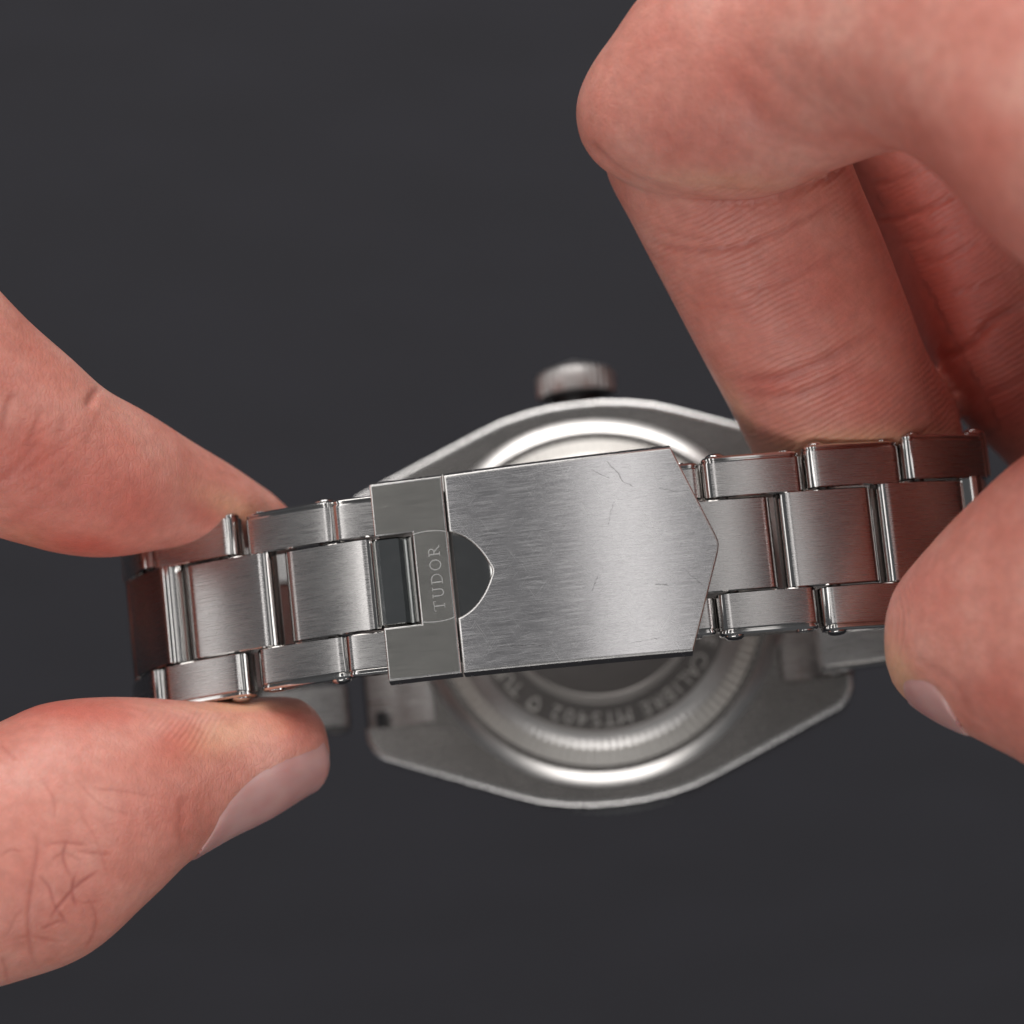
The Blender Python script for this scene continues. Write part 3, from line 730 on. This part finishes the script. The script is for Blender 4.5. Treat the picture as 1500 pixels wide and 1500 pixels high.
for nm, pip, dip, tip, r_ in (('middle', (-63, 28, -17), (-56, 8, -21), (-66, -8, -22), 9.3), ('ring', (-66, 25, -34), (-58, 4, -37), (-68, -10, -38), 8.8), ('little', (-72, 18, -48), (-65, 1, -50), (-73, -10, -51), 7.6)):
    limb(bm, [LM[nm], tuple((np.array(LM[nm])+pip)/2+np.array([0, 2, 0])), pip, tuple((np.array(pip)+dip)/2), dip, tuple((np.array(dip)+tip)/2), tip, tuple(np.array(tip)+(np.array(tip)-dip)*0.25)], [r_*1.2, r_*0.98, r_*1.02, r_*0.92, r_*0.93, r_*0.88, r_*0.7, 0.5])
limb(bm, [(-82, -40, 6), (-104, -34, 6), (-132, -22, 0), (-150, -14, -6)], [11, 15, 17, 13])
limb(bm, [(-98, 6, -10), (-120, 0, -14), (-145, -6, -14), (-168, -9, -14), (-200, -14, -13), (-250, -22, -12)], [14, 18, 20, 20, 22, 26], flat=1.45)
limb(bm, [(-100, 2, -40), (-125, -2, -36), (-150, -6, -28)], [13, 17, 18])
cre = []
# index: knuckle folds, side wrinkles
cre += [([(20, 575), (8, 600), (2, 640)], 0.30, 0.14, 0.7), ([(62, 600), (50, 630), (36, 660)], 0.26, 0.10, 0.5), ([(98, 610), (90, 625), (86, 640)], 0.25, 0.06, 0.35), ([(158, 560), (142, 574), (132, 590)], 0.40, -0.45, 0.15), ([(30, 700), (70, 660), (130, 630)], 0.14, 0.04, 0.2), ([(0, 680), (50, 640), (110, 600)], 0.14, 0.04, 0.2), ([(10, 740), (70, 700), (120, 650)], 0.14, 0.04, 0.2), ([(180, 640), (190, 700), (180, 750)], 0.14, 0.03, 0.15), ([(150, 640), (165, 700), (155, 750)], 0.14, 0.03, 0.15),
        ([(60, 640), (20, 690), (-20, 720)], 0.45, 0.12, 0.35), ([(120, 690), (60, 740), (0, 770)], 0.5, 0.10, 0.3), ([(100, 650), (40, 690), (0, 705)], 0.25, 0.06, 0.25), ([(150, 600), (130, 640), (125, 670)], 0.3, 0.07, 0.25)]
# thumb: tangle of dorsal wrinkles over the joint, long fold to the lower edge
cre += [([(55, 1420), (45, 1390), (42, 1340), (48, 1290), (55, 1245), (52, 1220)], 0.220, 0.130, 0.65), ([(72, 1345), (110, 1300), (145, 1275)], 0.149, 0.099, 1.30), ([(110, 1282), (106, 1305), (112, 1330)], 0.149, 0.087, 1.20),
        ([(55, 1280), (72, 1300), (80, 1325), (100, 1355)], 0.136, 0.074, 1.05), ([(100, 1228), (92, 1255), (104, 1285)], 0.136, 0.068, 1.05), ([(60, 1240), (90, 1234), (130, 1238)], 0.149, 0.062, 0.83),
        ([(110, 1245), (140, 1250), (165, 1250)], 0.124, 0.056, 0.90), ([(60, 1362), (85, 1350), (100, 1352)], 0.136, 0.062, 0.90), ([(125, 1310), (140, 1340), (136, 1370), (120, 1395)], 0.155, 0.056, 0.60), ([(20, 1375), (45, 1372), (90, 1380)], 0.155, 0.056, 0.68),
        ([(0, 1256), (15, 1245), (35, 1248)], 0.124, 0.050, 0.75), ([(110, 1180), (140, 1230), (160, 1290)], 0.124, 0.037, 0.45), ([(60, 1140), (78, 1170), (80, 1200)], 0.136, 0.050, 0.52), ([(110, 1140), (150, 1180), (200, 1195)], 0.124, 0.037, 0.45),
        ([(130, 1155), (190, 1160), (240, 1172)], 0.124, 0.043, 0.52), ([(0, 1090), (15, 1105), (25, 1115)], 0.155, 0.062, 0.60), ([(2, 1400), (8, 1420), (12, 1440)], 0.155, 0.074, 0.60), ([(75, 1260), (95, 1250), (120, 1262)], 0.112, 0.043, 0.68), ([(35, 1330), (22, 1345), (10, 1372)], 0.124, 0.043, 0.52),
        ([(270, 1165), (266, 1205), (268, 1245)], 0.500, 0.180, 0.35), ([(85, 1300), (120, 1322), (150, 1318)], 0.112, 0.043, 0.60)]
reds = [(50, 680, 100, 70, 20, 0.6), (170, 730, 110, 70, 20, 0.6), (290, 745, 60, 30, 25, 0.5), (130, 800, 90, 22, 5, 0.7), (110, 1300, 80, 60, 0, 0.35), (100, 1040, 130, 22, 5, 0.55), (265, 1090, 35, 30, 0, 0.65), (420, 1050, 40, 30, 20, 0.7), (230, 1200, 60, 40, 0, 0.3), (20, 560, 60, 30, 0, 0.3)]
pales = [(345, 745, 60, 18, 25, 0.5), (330, 1075, 60, 30, -20, 0.42), (400, 1060, 30, 20, 0, 0.25), (40, 790, 40, 14, 20, 0.2), (350, 1035, 80, 10, 0, 0.6)]
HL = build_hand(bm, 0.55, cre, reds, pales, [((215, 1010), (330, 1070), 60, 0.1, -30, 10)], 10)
HL['label'] = 'bare hand at the left pinching the bracelet edge between index fingertip and thumb, thumbnail showing'
HL['category'] = 'hand'; HL['group'] = 'hands holding the watch'
nail(TH_L, 36.5, 64.5, 140, 54, HL, lift=0.24)

# --- hand on the right
bm = bmesh.new()
prox = [((1900, -150), (1660, 470), 36, 13), ((1700, -90), (1505, 392), 29, 12.4), ((1500, -130), (1405, 278), 21, 11.2), ((1310, -120), (1325, 222), 14, 10.4), ((1160, -100), (1230, 245), 8, 10), ((1040, -75), (1120, 288), 4.5, 9.8), ((965, -20), (1020, 292), 2, 9.4), ((922, 43), (955, 280), 0.5, 8.6), ((892, 85), (915, 264), -0.5, 7.2), ((872, 122), (886, 240), -1.2, 5.2), ((862, 152), (867, 205), -1.6, 2.6)]
C, E1, E2 = frames(prox); loft(bm, C, E1, E2, 2.15)
mid = [((990, 90), (1190, 20), -5, 6), ((915, 170), (1215, 90), -5, 8.2), ((885, 240), (1232, 185), -5.5, 9), ((928, 333), (1252, 250), -6, 8.8), ((976, 425), (1288, 335), -7, 8.6), ((1026, 520), (1325, 430), -8.5, 8.6), ((1066, 590), (1362, 525), -12, 8.6), ((1092, 635), (1400, 598), -16, 8.2), ((1106, 662), (1412, 640), -18.5, 7.4), ((1135, 682), (1402, 664), -19.5, 6.0), ((1190, 690), (1350, 676), -20, 4)]
C, E1, E2 = frames(mid); loft(bm, C, E1, E2, 2.3)
mfr = [((1195, 100), (1480, 0), -17, 7), ((1215, 190), (1520, 80), -18, 9), ((1258, 290), (1556, 180), -19.5, 9), ((1300, 395), (1596, 290), -21, 8.8), ((1348, 500), (1640, 400), -22.5, 8.6), ((1398, 602), (1690, 490), -24, 8.6), ((1470, 674), (1730, 560), -25, 8.0)]
C, E1, E2 = frames(tipcap(mfr, (1660, 730))); loft(bm, C, E1, E2, 2.3)
RM = dict(middle=(66, 36, 14), ring=(71, 38, -6), little=(74, 32, -24))
limb(bm, [P3(1345, 90, -18), (50, 40, -5), RM['middle'], (84, 28, 16)], [9.2, 9.6, 12, 11])
for nm, pip, dip, tip, r_ in (('ring', (46, 46, -30), (58, 26, -40), (72, 14, -44), 8.6), ('little', (56, 40, -44), (66, 22, -52), (76, 12, -54), 7.4)):
    limb(bm, [RM[nm], tuple((np.array(RM[nm])+pip)/2+np.array([0, 3, 0])), pip, tuple((np.array(pip)+dip)/2), dip, tuple((np.array(dip)+tip)/2), tip, tuple(np.array(tip)+(np.array(tip)-dip)*0.25)], [r_*1.2, r_, r_*1.02, r_*0.92, r_*0.93, r_*0.88, r_*0.7, 0.5])
tr = [((2050, 640), (1990, 1180), 20, 13), ((1800, 620), (1740, 1200), 16, 12), ((1640, 610), (1590, 1162), 12, 11.4), ((1548, 648), (1510, 1118), 9, 10.8), ((1482, 708), (1454, 1088), 6.5, 10), ((1420, 770), (1406, 1064), 4, 8.9), ((1372, 818), (1368, 1040), 2, 7.4)]
TH_R = frames(tipcap(tr, (1338, 935))); loft(bm, *TH_R, 2.2)
limb(bm, [P3(1700, 200, 30), (80, 26, 35), (108, 14, 30), (132, 3, 22)], [13, 13.5, 17, 16])
limb(bm, [(72, -11, 20), (96, -17, 24), (120, -11, 22), (140, -4, 16)], [12, 14, 18, 17])
limb(bm, [(68, 30, 8), (95, 22, 4), (125, 8, 6), (155, -2, 6), (190, -12, 5), (245, -26, 4)], [15, 19, 21, 20, 22, 26], flat=1.45)
limb(bm, [(74, 30, -18), (98, 22, -16), (128, 8, -8)], [13, 16, 18])
cre = [([(866, 215), (905, 250), (960, 275), (1030, 292), (1090, 296), (1150, 285), (1205, 262), (1240, 236)], 0.40, -0.50, 0.55),
       ([(930, 345), (980, 362), (1040, 366), (1100, 355), (1170, 325), (1235, 285)], 0.32, 0.28, 0.5), ([(1080, 425), (1130, 418), (1190, 392), (1255, 352)], 0.3, 0.14, 0.35),
       ([(1062, 556), (1120, 556), (1170, 545), (1230, 515), (1290, 480)], 0.5, 0.30, 0.7), ([(1080, 572), (1150, 580), (1215, 560), (1275, 520)], 0.45, 0.18, 0.5),
       ([(955, 330), (1000, 345), (1050, 350)], 0.22, 0.07, 0.3), ([(950, 370), (1000, 395), (1060, 402)], 0.24, 0.07, 0.25), ([(1000, 440), (1060, 450), (1130, 440)], 0.24, 0.06, 0.2),
       # proximal folds, soft
       ([(1060, 90), (1095, 140), (1130, 190), (1200, 205), (1290, 195)], 0.9, 0.25, 0.30), ([(1085, 60), (1140, 120), (1230, 185)], 0.9, 0.22, 0.25), ([(1130, 60), (1190, 120), (1270, 170)], 0.9, 0.16, 0.2),
       # middle finger
       ([(1375, 525), (1420, 505), (1455, 470), (1500, 448)], 0.45, 0.55, 0.6), ([(1268, 322), (1320, 318), (1370, 300), (1420, 275)], 0.30, 0.25, 0.45), ([(1300, 355), (1350, 352), (1400, 335)], 0.3, 0.16, 0.35),
       ([(1350, 388), (1400, 372), (1440, 350)], 0.3, 0.14, 0.35), ([(1390, 430), (1440, 418), (1490, 395)], 0.3, 0.12, 0.35), ([(1270, 268), (1320, 262), (1370, 240)], 0.3, 0.12, 0.3), ([(1440, 585), (1480, 565), (1520, 540)], 0.35, 0.14, 0.3),
       # thumb beside the nail
       ([(1340, 965), (1370, 985), (1400, 1005), (1425, 1060)], 0.45, 0.12, 0.2)]
reds = [(1120, 450, 150, 170, -25, 0.30), (1180, 440, 90, 130, -25, 0.45), (1250, 560, 70, 60, 0, 0.55), (1150, 560, 80, 25, -10, 0.55), (1400, 420, 140, 240, -20, 0.85), (1470, 600, 80, 100, 0, 0.85), (1000, 200, 120, 50, 10, 0.3), (1360, 860, 50, 50, 0, 0.4), (1450, 1020, 60, 50, 0, 0.35), (1080, 130, 100, 60, 30, 0.25), (1120, 310, 130, 22, -5, 0.3)]
pales = [(1250, 652, 130, 22, -3, 0.65), (1315, 985, 22, 55, -25, 0.65), (1345, 1035, 40, 22, 30, 0.5), (1085, 610, 14, 60, -30, 0.35), (1050, 265, 110, 16, 3, 0.25)]
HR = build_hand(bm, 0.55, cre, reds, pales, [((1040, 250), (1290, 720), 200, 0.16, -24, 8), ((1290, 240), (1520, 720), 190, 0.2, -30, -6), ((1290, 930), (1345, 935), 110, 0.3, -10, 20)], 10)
HR['label'] = 'bare hand at the right gripping the bracelet with bent index finger and thumb'
HR['category'] = 'hand'; HR['group'] = 'hands holding the watch'
nail(TH_R, 23.5, 34.0, 146, 26, HR, lift=0.28)
